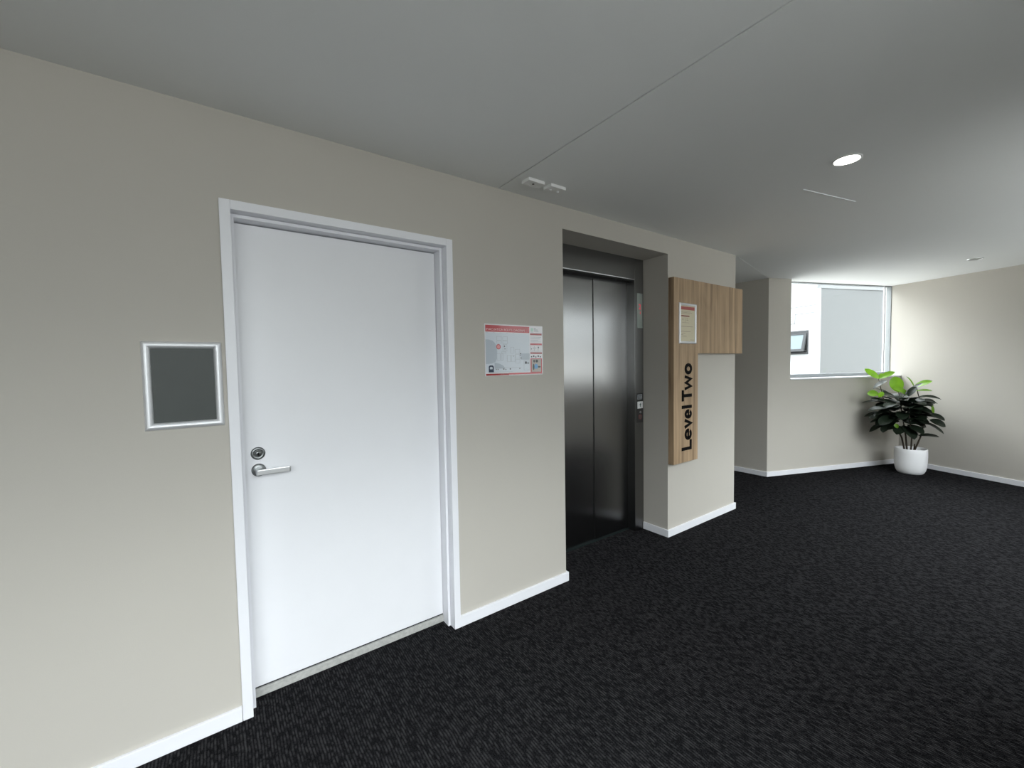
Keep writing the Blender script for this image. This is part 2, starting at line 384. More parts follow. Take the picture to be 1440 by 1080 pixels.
obj('threshold', boxes((.0885, .996, .094, .14, 0.0, .036), M=off), M_thresh, dr, bevel=0.002)
obj('door_gap', boxes((.0885, .996, .104, .14, .036, .050), M=off), M_dark, dr)
# deadlock above the lever, lever handle
L = off @ wallM(.140, .098, 1.0735)
bm = bmesh.new(); lathe(bm, [(.0275, 0), (.0275, .004), (.025, .008), (.017, .0095), (.0155, .007), (.0135, .007), (.013, .0105), (.0005, .011)], M=L, n=40)
obj('deadlock', bm, M_dkmet, leaf, smooth=True)
bm = bmesh.new(); prism(bm, circ(0, 0, .0042, .0042, 16), .0105, .0125, L); prism(bm, [(-.0013, -.009), (.0013, -.009), (.0013, 0), (-.0013, 0)], .0105, .0125, L)
obj('keyhole', bm, M_black, leaf)
L = off @ wallM(.140, .098, 1.001)
bm = bmesh.new(); lathe(bm, [(.0275, 0), (.0275, .005), (.0245, .0085), (.012, .0095), (.0005, .0095)], M=L, n=40)
obj('handle_rose', bm, M_dkmet, leaf, smooth=True)
bm = bmesh.new()
pr = [(-.013, .006), (-.013, .046), (-.009, .052), (.112, .052), (.118, .049), (.118, .036), (.112, .040), (.016, .040), (.013, .036), (.013, .006)]
rows = []
for zz in (-.0115, .0115):
    rows.append([bm.verts.new(L @ Vector((x, zz - .003 - .00*x, h))) for x, h in pr])
bm.faces.new(rows[0]); bm.faces.new(rows[1][::-1])
for i in range(len(pr)): bm.faces.new((rows[0][i], rows[1][i], rows[1][(i+1) % len(pr)], rows[0][(i+1) % len(pr)]))
obj('lever_handle', bm, M_chrome, leaf, bevel=0.0025, seg=3)

# ------------------------------------------------------------------ lift entrance in its recess
lf = tag(empty('lift_entrance', (2.42, .235, 0)), 'brushed steel lift doors and frame set back in the beige wall', 'lift')
off = Matrix.Translation((-2.42, -.235, 0))
CL = 2.868; HB = 2.125; YD = .315
obj('header_panel', boxes((LX0+.002, CL-.0015, .235, .355, HB, LZ-.001), M=off), M_steelf, lf, bevel=0.002)
obj('header_edge_glint', boxes((LX0+.004, CL-.003, .2325, .2349, HB+.001, HB+.007), M=off), M_chrome, lf)  # bright chrome strip stands in for light caught along the header edge
sp = obj('side_panel', boxes((CL+.0015, LX1-.001, .235, .355, 0, LZ-.001), M=off), M_steelf, lf, bevel=0.002)
obj('side_panel', boxes((LX0+.002, 1.966, .235, .355, 0, HB-.001), M=off), M_steelf, lf, bevel=0.002)
obj('door_panel', boxes((1.968, 2.4565, YD+.004, YD+.03, .012, HB+.02), M=off), M_steel, lf, bevel=0.003)
obj('door_panel', boxes((2.4595, 2.905, YD-.004, YD+.022, .012, HB+.02), M=off), M_steel, lf, bevel=0.003)
obj('door_sill', boxes((1.967, CL, .30, .359, 0, .009), M=off), mat('dark_lift_sill', (0.010, 0.015, 0.015), 0.7, spec=0.1), lf)
obj('header_underside_shade', boxes((1.968, CL+.0005, .238, .356, HB-.010, HB-.0005), M=off), M_dark, lf)  # dark box added below the header to darken its reflective underside, no real track
# floor indicator and call station on the right panel
L = off @ wallM(0, .235, 0)
M_disp = mat('grey_green_display', (0.42, 0.48, 0.45), 0.25)
M_rled = mat('red_led', (0.5, 0.05, 0.06), 0.4, emit=(1.0, 0.10, 0.14), estr=0.5)
obj('floor_indicator', boxes((2.900, 2.969, .231, .235, 1.730, 2.021), M=off), M_disp, sp, bevel=0.0015)
text_mesh('indicator_digit', '2', .062, L @ Matrix.Translation((2.920, 1.888, .0043)), M_rled, sp, sx=.85, offset=.0012)
bm = bmesh.new(); prism(bm, [(2.9385-.007, 1.858), (2.9385, 1.846), (2.9385+.007, 1.858)], .004, .0046, L); box(bm, 2.936, 2.941, .2304, .231, 1.858, 1.872, M=off)
obj('indicator_arrow', bm, M_rled, sp)
M_plate = mat('dark_call_plate', (0.10, 0.10, 0.10), 0.3, metal=0.7)
obj('call_plate', boxes((2.893, 2.972, .2325, .235, .930, 1.180), M=off), M_plate, sp, bevel=0.001)
bm = bmesh.new(); box(bm, 2.899, 2.961, .2318, .2325, 1.128, 1.170, M=off)
obj('notice_label', bm, M_line, sp)
bm = bmesh.new()
for k in range(5): box(bm, 2.903, 2.955-.006*(k % 3), .2313, .2318, 1.134+.007*k, 1.1365+.007*k, M=off)
obj('label_lines', bm, M_black, sp)
obj('call_button', boxes((2.897, 2.969, .229, .2325, 1.050, 1.110), M=off), M_white, sp, bevel=0.002)
bm = bmesh.new(); prism(bm, [(2.922, 1.080), (2.944, 1.080), (2.933, 1.098)], .006, .0066, L); box(bm, 2.929, 2.937, .2284, .229, 1.063, 1.080, M=off)
obj('button_arrow', bm, mat('dark_green_print', (0.03, 0.07, 0.06), 0.5), sp)
bm = bmesh.new(); ring(bm, circ(2.935, .978, .020), circ(2.935, .978, .014), .0025, .0045, L)
obj('key_switch_ring', bm, mat('red_ring', (0.30, 0.10, 0.10), 0.4), sp)
bm = bmesh.new(); lathe(bm, [(.013, .0025), (.013, .005), (.0005, .005)], M=L @ Matrix.Translation((2.935, .978, 0)), n=24)
obj('key_switch', bm, M_dkmet, sp)
bm = bmesh.new(); ring(bm, circ(2.938, 1.018, .009), circ(2.938, 1.018, .006), .0025, .004, L)
obj('indicator_ring', bm, M_alu, sp)

# ------------------------------------------------------------------ framed / printed items on the walls
def snap_frame(name, x0, x1, z0, z1, w, t, y, label, cat, backing, m):
    root = tag(empty(name, ((x0+x1)/2, y, (z0+z1)/2)), label, cat)
    cx, cz = (x0+x1)/2, (z0+z1)/2
    L = wallM(0, 0, 0)
    hx, hz = (x1-x0)/2, (z1-z0)/2
    prof = [(0, 0), (0, .25*t), (.06*w, .50*t), (.16*w, .74*t), (.30*w, .92*t), (.46*w, t), (.60*w, .98*t), (.74*w, .88*t), (.86*w, .72*t), (.95*w, .50*t), (w, .22*t), (w, 0)]
    # four mitred rounded rails
    for ax in range(4):
        bm = bmesh.new(); rows = [[], []]
        for d_, h in prof:
            if ax == 0: pts = [(-hx+d_, hz-d_), (hx-d_, hz-d_)]
            elif ax == 1: pts = [(hx-d_, hz-d_), (hx-d_, -hz+d_)]
            elif ax == 2: pts = [(hx-d_, -hz+d_), (-hx+d_, -hz+d_)]
            else: pts = [(-hx+d_, -hz+d_), (-hx+d_, hz-d_)]
            for k in (0, 1): rows[k].append(bm.verts.new(L @ Vector((pts[k][0], pts[k][1], h))))
        for i in range(len(prof)-1): bm.faces.new((rows[0][i], rows[1][i], rows[1][i+1], rows[0][i+1]))
        bm.faces.new((rows[0][0], rows[0][-1], rows[1][-1], rows[1][0]))
        bm.faces.new(rows[0]); bm.faces.new(rows[1][::-1])
        obj('frame_rail', bm, M_alu, root)
    obj(backing, boxes((-hx+w*.8, hx-w*.8, -t*.25, -.0005, -hz+w*.8, hz-w*.8)), m, root)
    return root, L
snap_frame('poster_frame', -.212, .0265, 1.219, 1.545, .026, .014, 0, 'empty square silver frame with dark grey backing left of the white door', 'frame', 'backing_sheet', M_backing)

# evacuation diagram
EX0, EX1, EZ0, EZ1 = 1.243, 1.666, 1.376, 1.673
ev = tag(empty('evacuation_diagram', ((EX0+EX1)/2, 0, (EZ0+EZ1)/2)), 'red and white evacuation diagram sign on the wall between door and lift', 'sign')
ew, eh = EX1-EX0, EZ1-EZ0
EM = wallM(-ew/2, 0, eh/2)               # local (a*ew, -b*eh)
def er(bm, a0, a1, b0, b1, k): box_(bm, a0, a1, b0, b1, k)
def box_(bm, a0, a1, b0, b1, k):
    prism(bm, [(a0*ew, -b1*eh), (a1*ew, -b1*eh), (a1*ew, -b0*eh), (a0*ew, -b0*eh)], .003, .003+.0004*k, EM)
def epart(name, rects, m, k=1):
    bm = bmesh.new()
    for r in rects: box_(bm, *r, k)
    return obj(name, bm, m, ev)
bm = bmesh.new(); prism(bm, [(0, -eh), (ew, -eh), (ew, 0), (0, 0)], .0002, .003, EM); obj('sheet', bm, M_sheetw, ev)
epart('plan_background', [(.012, .755, .165, .935)], M_sheet)
def poly(name, pts, m, h=.0038):
    bm = bmesh.new(); prism(bm, [(p[0]*ew, -p[1]*eh) for p in pts], .003, h, EM); return obj(name, bm, m, ev)
poly('plan_grey_area', [(.012, .30), (.06, .30), (.12, .32), (.165, .37), (.19, .44), (.195, .55), (.19, .66), (.165, .73), (.10, .76), (.012, .77)], M_sheetg)  # grey areas, darker than the plan background
poly('plan_grey_area', [(.15, .745), (.22, .76), (.29, .80), (.33, .86), (.15, .86)], M_sheetg)
poly('plan_grey_area', [(.60, .56), (.755, .56), (.755, .69), (.60, .69)], M_sheetg)
epart('heading_band', [(.012, .755, .022, .150)], M_red)
text_mesh('heading', 'EVACUATION ROUTE DIAGRAM', .0185, EM @ Matrix.Translation((.022*ew, -.125*eh, .0036)), mat('printed_pale_pink', (0.85, 0.62, 0.62), .4), ev, sx=1.02, spacing=1.0)
epart('sidebar_bar', [(.770, .985, .150, .188)], M_dred)
epart('sidebar_bar', [(.770, .985, .355, .392)], M_red)
epart('sidebar_bar', [(.770, .985, .540, .572)], M_dred)
epart('bottom_band', [(.012, .385, .955, .992)], M_dred)
epart('bottom_band', [(.385, .985, .950, .985)], M_red)
epart('picture_border', [(.770, .985, .665, .950)], M_red)
epart('picture_panel', [(.790, .965, .680, .940)], mat('printed_pale_grey', (0.50, 0.46, 0.42), .3), 2)
bm = bmesh.new(); prism(bm, circ(.872*ew, -.83*eh, .014, .016, 20), .0036, .0042, EM); obj('picture_patch', bm, M_blue, ev)
M_char = mat('printed_charcoal', (0.09, 0.10, 0.10), .4)
for a, b, rx, ry in ((.885, .72, .010, .009), (.93, .84, .012, .005), (.825, .84, .006, .02), (.835, .72, .006, .009)):
    bm = bmesh.new(); prism(bm, circ(a*ew, -b*eh, rx, ry, 14), .0036, .0040, EM); obj('picture_mark', bm, M_char, ev)
bm = bmesh.new(); ring(bm, circ(.218*ew, -.435*eh, .0150, n=28), circ(.218*ew, -.435*eh, .0115, n=28), .003, .0045, EM); obj('location_ring', bm, M_red, ev)
bm = bmesh.new(); prism(bm, circ(.218*ew, -.435*eh, .0115, n=28), .003, .0042, EM); obj('location_dot', bm, M_pink, ev)
# floor plan rooms, legend lines and symbols
def lr(a0, a1, b0, b1, t=.0009):
    bm = bmesh.new()
    q = lambda a0, a1, b0, b1: [(a0*ew, -b1*eh), (a1*ew, -b1*eh), (a1*ew, -b0*eh), (a0*ew, -b0*eh)]
    ring(bm, q(a0, a1, b0, b1), q(a0+t/ew, a1-t/ew, b0+t/eh, b1-t/eh), .003, .0038, EM); obj('plan_room', bm, M_line, ev)
for r in ((.19, .27, .235, .31), (.29, .37, .235, .31), (.29, .37, .32, .38), (.19, .27, .32, .37), (.29, .36, .39, .52), (.26, .29, .57, .70), (.19, .25, .57, .70), (.36, .42, .60, .73), (.43, .495, .60, .73), (.42, .48, .44, .56), (.50, .58, .48, .56), (.50, .58, .58, .66), (.50, .58, .68, .76), (.27, .34, .53, .56), (.65, .755, .70, .90)): lr(*r)
for r in [(.17, .60, .845, .849), (.09, .45, .925, .929)] + [(.775, .975-.03*(k % 3), .225+.032*k, .231+.032*k) for k in range(4)] + [(.775+.07*k, .778+.07*k, .41, .51) for k in range(3)] + [(.775, .98, .515, .519)] + [(.02+.11*k, .05+.11*k, .163, .166) for k in range(5)]:
    epart('printed_line', [r], M_line, 2)
M_sym = mat('printed_dark_grey', (0.10, 0.11, 0.12), .4)
for a, b, sz in ((.318, .425, .004), (.325, .475, .003), (.59, .57, .004), (.584, .605, .003), (.60, .655, .0035), (.47, .62, .002), (.175, .875, .003), (.205, .875, .003), (.30, .87, .004), (.335, .88, .003), (.41, .87, .004), (.575, .865, .003), (.685, .75, .007), (.725, .76, .004), (.79, .63, .004), (.83, .62, .005), (.87, .635, .004), (.915, .62, .005), (.955, .63, .004), (.92, .44, .004), (.83, .45, .002), (.87, .45, .002), (.79, .47, .003)):
    epart('symbol', [(a-sz/ew, a+sz/ew, b-sz/eh, b+sz/eh)], M_sym, 2.5)
bm = bmesh.new()
ring(bm, [(p[0]*ew, -p[1]*eh) for p in [(.055, .93), (.055, .82), (.072, .795), (.118, .795), (.135, .82), (.135, .93)]], [(p[0]*ew, -p[1]*eh) for p in [(.073, .87), (.073, .835), (.082, .825), (.108, .825), (.117, .835), (.117, .87)]], .003, .0042, EM)
obj('emblem', bm, M_navy, ev)
epart('logo_square', [(.785, .825, .045, .115)], M_green)
epart('logo_lines', [(.84, .875, .045, .058), (.84, .91, .072, .083), (.84, .925, .097, .110), (.785, .83, .125, .132)], M_line)

# timber sign board with lettering
sb = tag(empty('level_sign', (2.99, 0, .606)), 'L-shaped oak sign board reading Level Two beside the lift', 'sign')
SX0, SXm, SX1, SZ0, SZm, SZ1, ST = 2.990, 3.342, 4.107, .606, 1.511, 2.116, .05
off = Matrix.Translation((-2.99, 0, -.606))
L = off @ wallM(0, 0, 0)
bm = bmesh.new(); prism(bm, [(SX0, SZ0), (SXm, SZ0), (SXm, SZ1), (SX0, SZ1)], 0, ST, L); obj('upright_board', bm, M_wood, sb, bevel=.0012)
bm = bmesh.new(); prism(bm, [(SXm+.0006, SZm), (SX1, SZm), (SX1, SZ1), (SXm+.0006, SZ1)], 0, ST, L); obj('side_board', bm, M_wood, sb, bevel=.0012)
# letters: local x runs up the board, local y runs from the baseline (right) to the cap line (left)
TM = off @ Matrix(((0, -1, 0, 3.245), (0, 0, -1, -ST), (1, 0, 0, 0), (0, 0, 0, 1)))
CAP, XH, SW, T0, T1 = .143, .100, .026, -.001, .004
def letter(f):
    bm = bmesh.new(); f(bm); return obj('letter', bm, M_black, sb)
hw = SW/2
letter(lambda bm: stroke(bm, [(.705+hw, CAP), (.705+hw, hw), (.789, hw)], SW, T0, T1, TM))
def e_(x0, x1):
    def f(bm):
        cx, cy, rx, ry = (x0+x1)/2, XH/2, (x1-x0)/2, XH/2
        a0, a1 = math.radians(0), math.radians(318)
        n = 40
        o_ = [(cx+rx*math.cos(a0+(a1-a0)*i/n), cy+ry*math.sin(a0+(a1-a0)*i/n)) for i in range(n+1)]
        i_ = [(cx+(rx-SW*1.0)*math.cos(a0+(a1-a0)*i/n), cy+(ry-SW*.92)*math.sin(a0+(a1-a0)*i/n)) for i in range(n+1)]
        for i in range(n): prism(bm, [o_[i], o_[i+1], i_[i+1], i_[i]], T0, T1, TM)
        prism(bm, [(x0+SW*.5, cy-.009), (x1-.0005, cy-.009), (x1-.0005, cy+.009), (x0+SW*.5, cy+.009)], T0, T1, TM)
    return f
letter(e_(.789, .884))
letter(lambda bm: stroke(bm, [(.884+.014, XH), (.927, .012), (.970-.014, XH)], SW, T0, T1, TM))
letter(e_(.955+.012, 1.045))
letter(lambda bm: stroke(bm, [(1.054+hw, 0), (1.054+hw, CAP)], SW, T0, T1, TM))
def T_(bm):
    stroke(bm, [(1.115, CAP-hw), (1.207, CAP-hw)], SW, T0, T1, TM); stroke(bm, [(1.161, 0), (1.161, CAP-SW)], SW, T0, T1, TM)
letter(T_)
letter(lambda bm: stroke(bm, [(1.205+.012, XH), (1.237, .014), (1.2675, XH-.014), (1.298, .014), (1.330-.012, XH)], SW*.9, T0, T1, TM))
letter(lambda bm: ring(bm, circ(1.382, XH/2, .046, XH/2+.002), circ(1.382, XH/2, .046-SW, XH/2+.002-SW), T0, T1, TM))

# framed notice on the sign
nf, L2 = snap_frame('notice_frame', 3.056, 3.304, 1.588, 1.919, .021, .012, -ST-.0002, 'silver framed cream notice with red heading on the wooden sign', 'notice', 'paper', M_cream)
def npart(name, rects, m, k=0):
    bm = bmesh.new()
    for a0, a1, b0, b1 in rects:
        w_, h_ = .206, .289
        prism(bm, [((a0-.5)*w_, (.5-b1)*h_), ((a1-.5)*w_, (.5-b1)*h_), ((a1-.5)*w_, (.5-b0)*h_), ((a0-.5)*w_, (.5-b0)*h_)], .003, .0034+k*.0003, L2)
    return obj(name, bm, m, nf)
npart('heading_band', [(.02, .99, .025, .115)], mat('notice_red', (0.42, 0.09, 0.08), .5))
npart('subheading', [(.05, .62, .275, .305)], mat('notice_dark_red', (0.20, 0.03, 0.025), .5))
npart('text_lines', [(.05, .72, .160, .168), (.05, .80, .190, .198), (.05, .65, .222, .230), (.12, .20, .36, .37), (.12, .22, .40, .41), (.42, .52, .36, .37), (.42, .54, .40, .41), (.32, .326, .34, .46), (.10, .60, .475, .480), (.05, .85, .580, .590), (.05, .70, .720, .730), (.10, .35, .775, .783), (.05, .18, .815, .823), (.10, .42, .855, .865), (.70, .95, .955, .965)], M_brown)

# ------------------------------------------------------------------ ceiling fittings
def ceiling_plate(name, x0, x1, y0, y1, label, cat):
    r = tag(empty(name, ((x0+x1)/2, (y0+y1)/2, H)), label, cat)
    hx, hy = (x1-x0)/2, (y1-y0)/2
    obj('cover_plate', boxes((-hx, hx, -hy, hy, -.018, -.0005)), M_wplate, r, bevel=.002)
    return r, hx, hy
r, hx, hy = ceiling_plate('ceiling_sensor', 1.409, 1.520, -.2165, -.150, 'white ceiling plate with a black hole, nearer of two', 'sensor')
bm = bmesh.new(); lathe(bm, [(.0065, -.0178), (.0065, -.0186), (.0005, -.0186)], n=20); o = obj('sensor_hole', bm, M_black, r); o.location = (-.004, -.004, 0)
r, hx, hy = ceiling_plate('ceiling_switch', 1.558, 1.670, -.2245, -.158, 'white ceiling plate with two round buttons, further of two', 'switch')
for dx in (-.028, .026):
    bm = bmesh.new(); lathe(bm, [(.0065, -.0178), (.0065, -.0215), (.005, -.0235), (.0005, -.0235)], n=20); o = obj('button', bm, M_white, r, smooth=True); o.location = (dx, .006, 0)

M_lamp = mat('lit_lamp_lens', (0.9, 0.88, 0.8), 0.5, emit=(1.0, 0.96, 0.88), estr=28)
M_lampoff = mat('unlit_lamp_lens', (0.30, 0.30, 0.30), 0.4)
def downlight(loc, label, lit, rr):
    r = tag(empty('downlight', loc), label, 'light', group='recessed ceiling downlights')
    bm = bmesh.new(); lathe(bm, [(rr, -.0003), (rr, -.0035), (rr-.004, -.006), (rr-.010, -.004), (rr-.0105, -.0005)], n=48)
    obj('rim', bm, M_white if lit else M_chrome, r, smooth=True)
    bm = bmesh.new(); lathe(bm, [(rr-.0105, -.0008), (rr-.0105, -.0022), (.0005, -.0022)], n=48)
    obj('lens', bm, M_lamp if lit else M_lampoff, r)
    return r
downlight((2.632, -1.251, H), 'lit round downlight in the ceiling in front of the lift', True, .062)
downlight((6.369, -1.277, H), 'unlit round downlight in the ceiling close to the right wall', False, .060)

# ------------------------------------------------------------------ corner window and what stands outside
w1 = tag(empty('window_1', W(WS0, .13) + (SILL,)), 'corner window beside the plant with white edged mullion and grey bottom rail', 'window', kind='structure')
WL = Matrix.Rotation(ANG, 4, 'Z')     # orientation of the window frame
w1.rotation_euler = (0, 0, ANG)
wl = SR - WS0
obj('sill_board', boxes((0.001, wl-.001, -.136, .069, -.011, .006)), M_trim, w1, bevel=.0015)
obj('bottom_rail', boxes((0.001, wl-.001, 0.0, .06, .0065, .052)), M_frameg, w1, bevel=.002)
obj('mullion', boxes((wl-.121, wl-.113, 0.0, .015, .0525, H-SILL-.012)), M_dark, w1)
obj('glazing_bead', boxes((wl-.136, wl-.1215, -.001, .014, .0525, H-SILL-.012)), M_trim, w1)
obj('left_post', boxes((0.001, .03, 0.0, .06, .0525, H-SILL-.012)), M_frameg, w1)
obj('right_channel', boxes((wl-.008, wl-.0005, 0.0, .06, .0525, H-SILL-.012)), M_frameg, w1)
obj('top_channel', boxes((0.001, wl-.001, 0.0, .06, H-SILL-.0115, H-SILL-.0005)), M_frameg, w1)
obj('glass', boxes((.0305, wl-.1175, .0155, .0205, .0525, H-SILL-.012)), M_glass, w1)
obj('side_glass', boxes((wl-.1170, wl-.0085, .0155, .0205, .0525, H-SILL-.012)), M_glass, w1)

gw = tag(empty('exterior_panel', W(3.31, 2.0) + (-1.5,)), 'large grey textured panel with a white edge just outside the corner window', 'panel')
gw.rotation_euler = (0, 0, ANG)
obj('panel_sheet', boxes((0.03, 1.66, 0, .04, -3.0, 1.5+2.79)), M_grey_render, gw)
obj('capping', boxes((-0.002, 1.66, -.01, .05, 1.5+2.7902, 1.5+3.05)), M_cap, gw)
obj('edge_strip', boxes((-0.002, 0.0295, -.006, .046, -3.0, 1.5+2.79)), M_wbuild, gw)

# the white building runs away from the window: its frame has x towards the viewer's right (nearer), y into the building
nb = tag(empty('exterior_building', W(7.5, 6.0) + (0,)), 'white building with an awning window and vent seen through the corner window', 'building')
nb.rotation_euler = (0, 0, ANG - math.pi/2)
wx0, wx1, wz0, wz1 = -.95, .342, 1.62, 2.337
obj('facade', boxes((-9, wx0, 0, .3, -4, 7.5), (wx1, 3.6, 0, .3, -4, 7.5), (wx0, wx1, 0, .3, -4, wz0), (wx0, wx1, 0, .3, wz1, 7.5), (wx0, wx1, .28, .3, wz0, wz1)), M_wbuild, nb)
for z0 in (2.849, 3.068):
    obj('facade_joint', boxes((-9 if z0 > 3 else -.1, 3.6, -.006, 0, z0-.006, z0+.006)), M_wline, nb)
vt = obj('vent', boxes((-.75, -.112, -.012, 0, 2.575, 2.843)), M_wbuild, nb, bevel=.004)
obj('vent_rim', boxes((-.111, -.100, -.012, 0, 2.564, 2.855), (-.75, -.111, -.012, 0, 2.564, 2.5745)), M_wline, nb)
for k in range(3): obj('vent_slot', boxes((-.70, -.150, -.016, -.012, 2.630+.067*k, 2.643+.067*k)), M_wline, vt)
obj('awning_frame', boxes((wx0, wx1, -.03, .12, wz0, wz0+.06), (wx0, wx1, -.03, .12, wz1-.095, wz1), (wx0, wx0+.06, -.03, .12, wz0+.06, wz1-.095), (wx1-.022, wx1, -.03, .12, wz0+.06, wz1-.095)), M_frameo, nb, bevel=.003)
# sash hinged at the top, swung outwards
SMx = Matrix.Translation((0, -.034, wz1-.092)) @ Matrix.Rotation(math.radians(-12), 4, 'X')
hs = -.555; sx0, sx1 = wx0+.03, wx1-.026
bm = bmesh.new()
for c in ((sx0, sx1, -.02, .02, -.035, 0), (sx0, sx1, -.02, .02, hs, hs+.075), (sx0, sx0+.07, -.02, .02, hs+.075, -.035), (sx1-.085, sx1, -.02, .02, hs+.075, -.035)): box(bm, *c, M=SMx)
sash = obj('awning_sash', bm, M_frameo, nb, bevel=.003)
bm = bmesh.new(); box(bm, sx0+.07, sx1-.085, -.006, .006, hs+.075, -.035, M=SMx)
obj('awning_pane', bm, M_sashgl, sash)
bm = bmesh.new(); tube(bm, [(wx1-.05, .02, wz0+.075), tuple(SMx @ Vector((wx1-.05, .0, hs+.05)))], [.008, .008], 8)
obj('stay_arm', bm, M_frameo, nb)
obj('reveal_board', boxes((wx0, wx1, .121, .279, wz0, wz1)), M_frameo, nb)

# windows on the side behind the camera
for n_, (x0, x1), nm, (z0, z1) in ((2, WA, 3, WZA), (3, WB, 2, WZ)):
    wn = tag(empty('window_%d' % n_, (x0, YF-.10, z0)), ('wide' if n_ == 2 else 'tall') + ' window in the wall behind the camera, ' + ('opposite the white door' if n_ == 2 else 'opposite the lift and plant'), 'window', kind='structure')
    wl_, hh = x1-x0, z1-z0
    L_ = [(0.001, wl_-.001, 0, .06, .001, .05), (0.001, wl_-.001, 0, .06, hh-.05, hh-.001), (0.001, .05, 0, .06, .05, hh-.05), (wl_-.05, wl_-.001, 0, .06, .05, hh-.05)]
    for k in range(1, nm): L_.append((wl_*k/nm-.022, wl_*k/nm+.022, 0.002, .058, .05, hh-.05))
    obj('window_frame', boxes(*L_), M_frameg, wn)
    for k in range(nm):
        a0 = .05 if k == 0 else wl_*k/nm+.022; a1 = wl_-.05 if k == nm-1 else wl_*(k+1)/nm-.022
        obj('glass', boxes((a0, a1, .027, .033, .05, hh-.05)), M_glass, wn)

# ------------------------------------------------------------------ potted fig
PX, PY = 7.04, -.715
pl = tag(empty('potted_fig', (PX, PY, 0)), 'fiddle-leaf fig in a round white pot in the corner under the window', 'plant')
PH = .318
bm = bmesh.new()
lathe(bm, [(.0005, 0), (.098, 0), (.112, .004), (.126, .018), (.140, .048), (.149, .09), (.154, .15), (.156, .21), (.155, .27), (.153, PH-.003), (.1515, PH), (.145, PH), (.143, PH-.004), (.143, .24), (.0005, .24)], n=64)
obj('pot', bm, M_pot, pl, smooth=True)
bm = bmesh.new()
rows = lathe(bm, [(.1425, .262), (.12, .268), (.08, .283), (.04, .29), (.0005, .292)], n=36)
for rw in rows[1:-1]:
    for v in rw: v.co.z += random.uniform(-.006, .006)
obj('soil', bm, M_soil, pl, smooth=True)
e_v = Vector((.19, -.982, 0)); g_v = Vector((.982, .19, 0))
def P3(u, v, z): return e_v*u + g_v*v + Vector((0, 0, z))
fans = []
def stem(pts, r0, r1):
    n = len(pts); path = []
    for i in range(n-1):
        for k in range(4):
            t = k/4; a, b = Vector(P3(*pts[i])), Vector(P3(*pts[i+1])); path.append(a.lerp(b, t))
    path.append(P3(*pts[-1])); m = len(path)
    bm = bmesh.new(); tube(bm, path, [r0+(r1-r0)*i/(m-1) for i in range(m)], 8)
    obj('stem', bm, M_stem, pl, smooth=True)
    fans.extend(path[m//2:])
stem([(-.055, -.01, .275), (-.085, -.03, .44), (-.17, -.08, .66), (-.27, -.10, .95), (-.32, -.06, 1.20)], .010, .004)
stem([(-.035, .03, .275), (-.050, .05, .46), (-.090, .06, .75), (-.130, .02, 1.05)], .011, .004)
stem([(.000, -.02, .275), (.005, -.02, .44), (-.02, -.12, .70), (-.05, -.13, .95)], .010, .004)
stem([(.030, .01, .275), (.085, .02, .47), (.120, .02, .72), (.050, .03, 1.00), (.03, .02, 1.12)], .010, .004)
stem([(.026, .02, .275), (.034, .02, .37)], .008, .007)

def leaf_geo(bm, base, tip, width, nrm, cup=.18, droop=.12, wavy=.04):
    base, tip = Vector(base), Vector(tip)
    ax = tip-base; ln = ax.length; ax.normalize()
    nrm = Vector(nrm); nrm = (nrm-ax*nrm.dot(ax)).normalized(); sd = ax.cross(nrm)
    N_, K = 9, 3; rows = []
    ph = random.uniform(0, 6)
    for i in range(N_+1):
        t = i/N_
        # narrow waist near the base, broad towards the tip
        w = width*.5*(math.sin(math.pi*min(1, t**0.85))**.62)*(.62+.50*t) if 0 < t < 1 else .0012
        c = base + ax*ln*t + nrm*(droop*ln*(t*(1-t)*2 - .35*t*t))
        row = []
        for k in range(-K, K+1):
            f = k/K
            row.append(bm.verts.new(c + sd*w*f + nrm*(cup*w*abs(f)**1.5 + wavy*w*math.sin(9*t+ph+f*2)*abs(f))))
        rows.append(row)
    for a, b in zip(rows, rows[1:]):
        for k in range(2*K): bm.faces.new((a[k], a[k+1], b[k+1], b[k]))

def px(u, y):                     # heights read off as drops below eye level
    return u
dark, fresh = bmesh.new(), bmesh.new()
cam_n = -g_v
up = Vector((0, 0, 1))
def hero(bm, u0, z0, u1, z1, v, w, nrm, **k):
    dv = k.pop('dv', 0.0)
    leaf_geo(bm, P3(u0, v, z0), P3(u1, v+dv, z1), w, nrm, **k)
hero(fresh, -.31, 1.185, -.45, 1.315, -.10, .085, up*.5+cam_n, dv=-.02)
hero(fresh, -.31, 1.185, -.165, 1.275, -.08, .085, up*.6+cam_n*.8, dv=.03)
hero(fresh, -.315, 1.18, -.27, 1.25, .0, .07, up*.4+cam_n, dv=.08)
hero(fresh, -.125, 1.015, -.165, 1.215, -.06, .155, cam_n+up*.3, cup=.1, droop=.05)
hero(fresh, .01, 1.075, .17, 1.165, -.02, .105, up+cam_n*.7)
hero(fresh, .01, 1.085, -.055, 1.215, .02, .05, e_v+cam_n*.3)
hero(fresh, .03, 1.035, .175, 1.045, -.04, .10, up+cam_n*.22, cup=.1)
hero(fresh, -.30, .995, -.415, 1.01, -.27, .10, up*.6+cam_n)
hero(fresh, -.305, .96, -.265, 1.03, -.26, .065, cam_n+e_v*.4)
hero(fresh, .178, .735, .172, .88, -.05, .045, cam_n+e_v)
hero(fresh, -.125, .58, -.145, .64, -.22, .05, cam_n+up*.3)
hero(fresh, -.03, .985, -.18, 1.09, -.16, .10, up+cam_n*.6)
hero(dark, -.36, 1.06, -.235, 1.17, -.16, .10, up+cam_n*.5)
hero(dark, -.08, .97, .08, 1.145, -.18, .075, up+cam_n*.4)
hero(dark, -.04, .98, .03, 1.10, -.22, .09, up*.9+cam_n*.7)
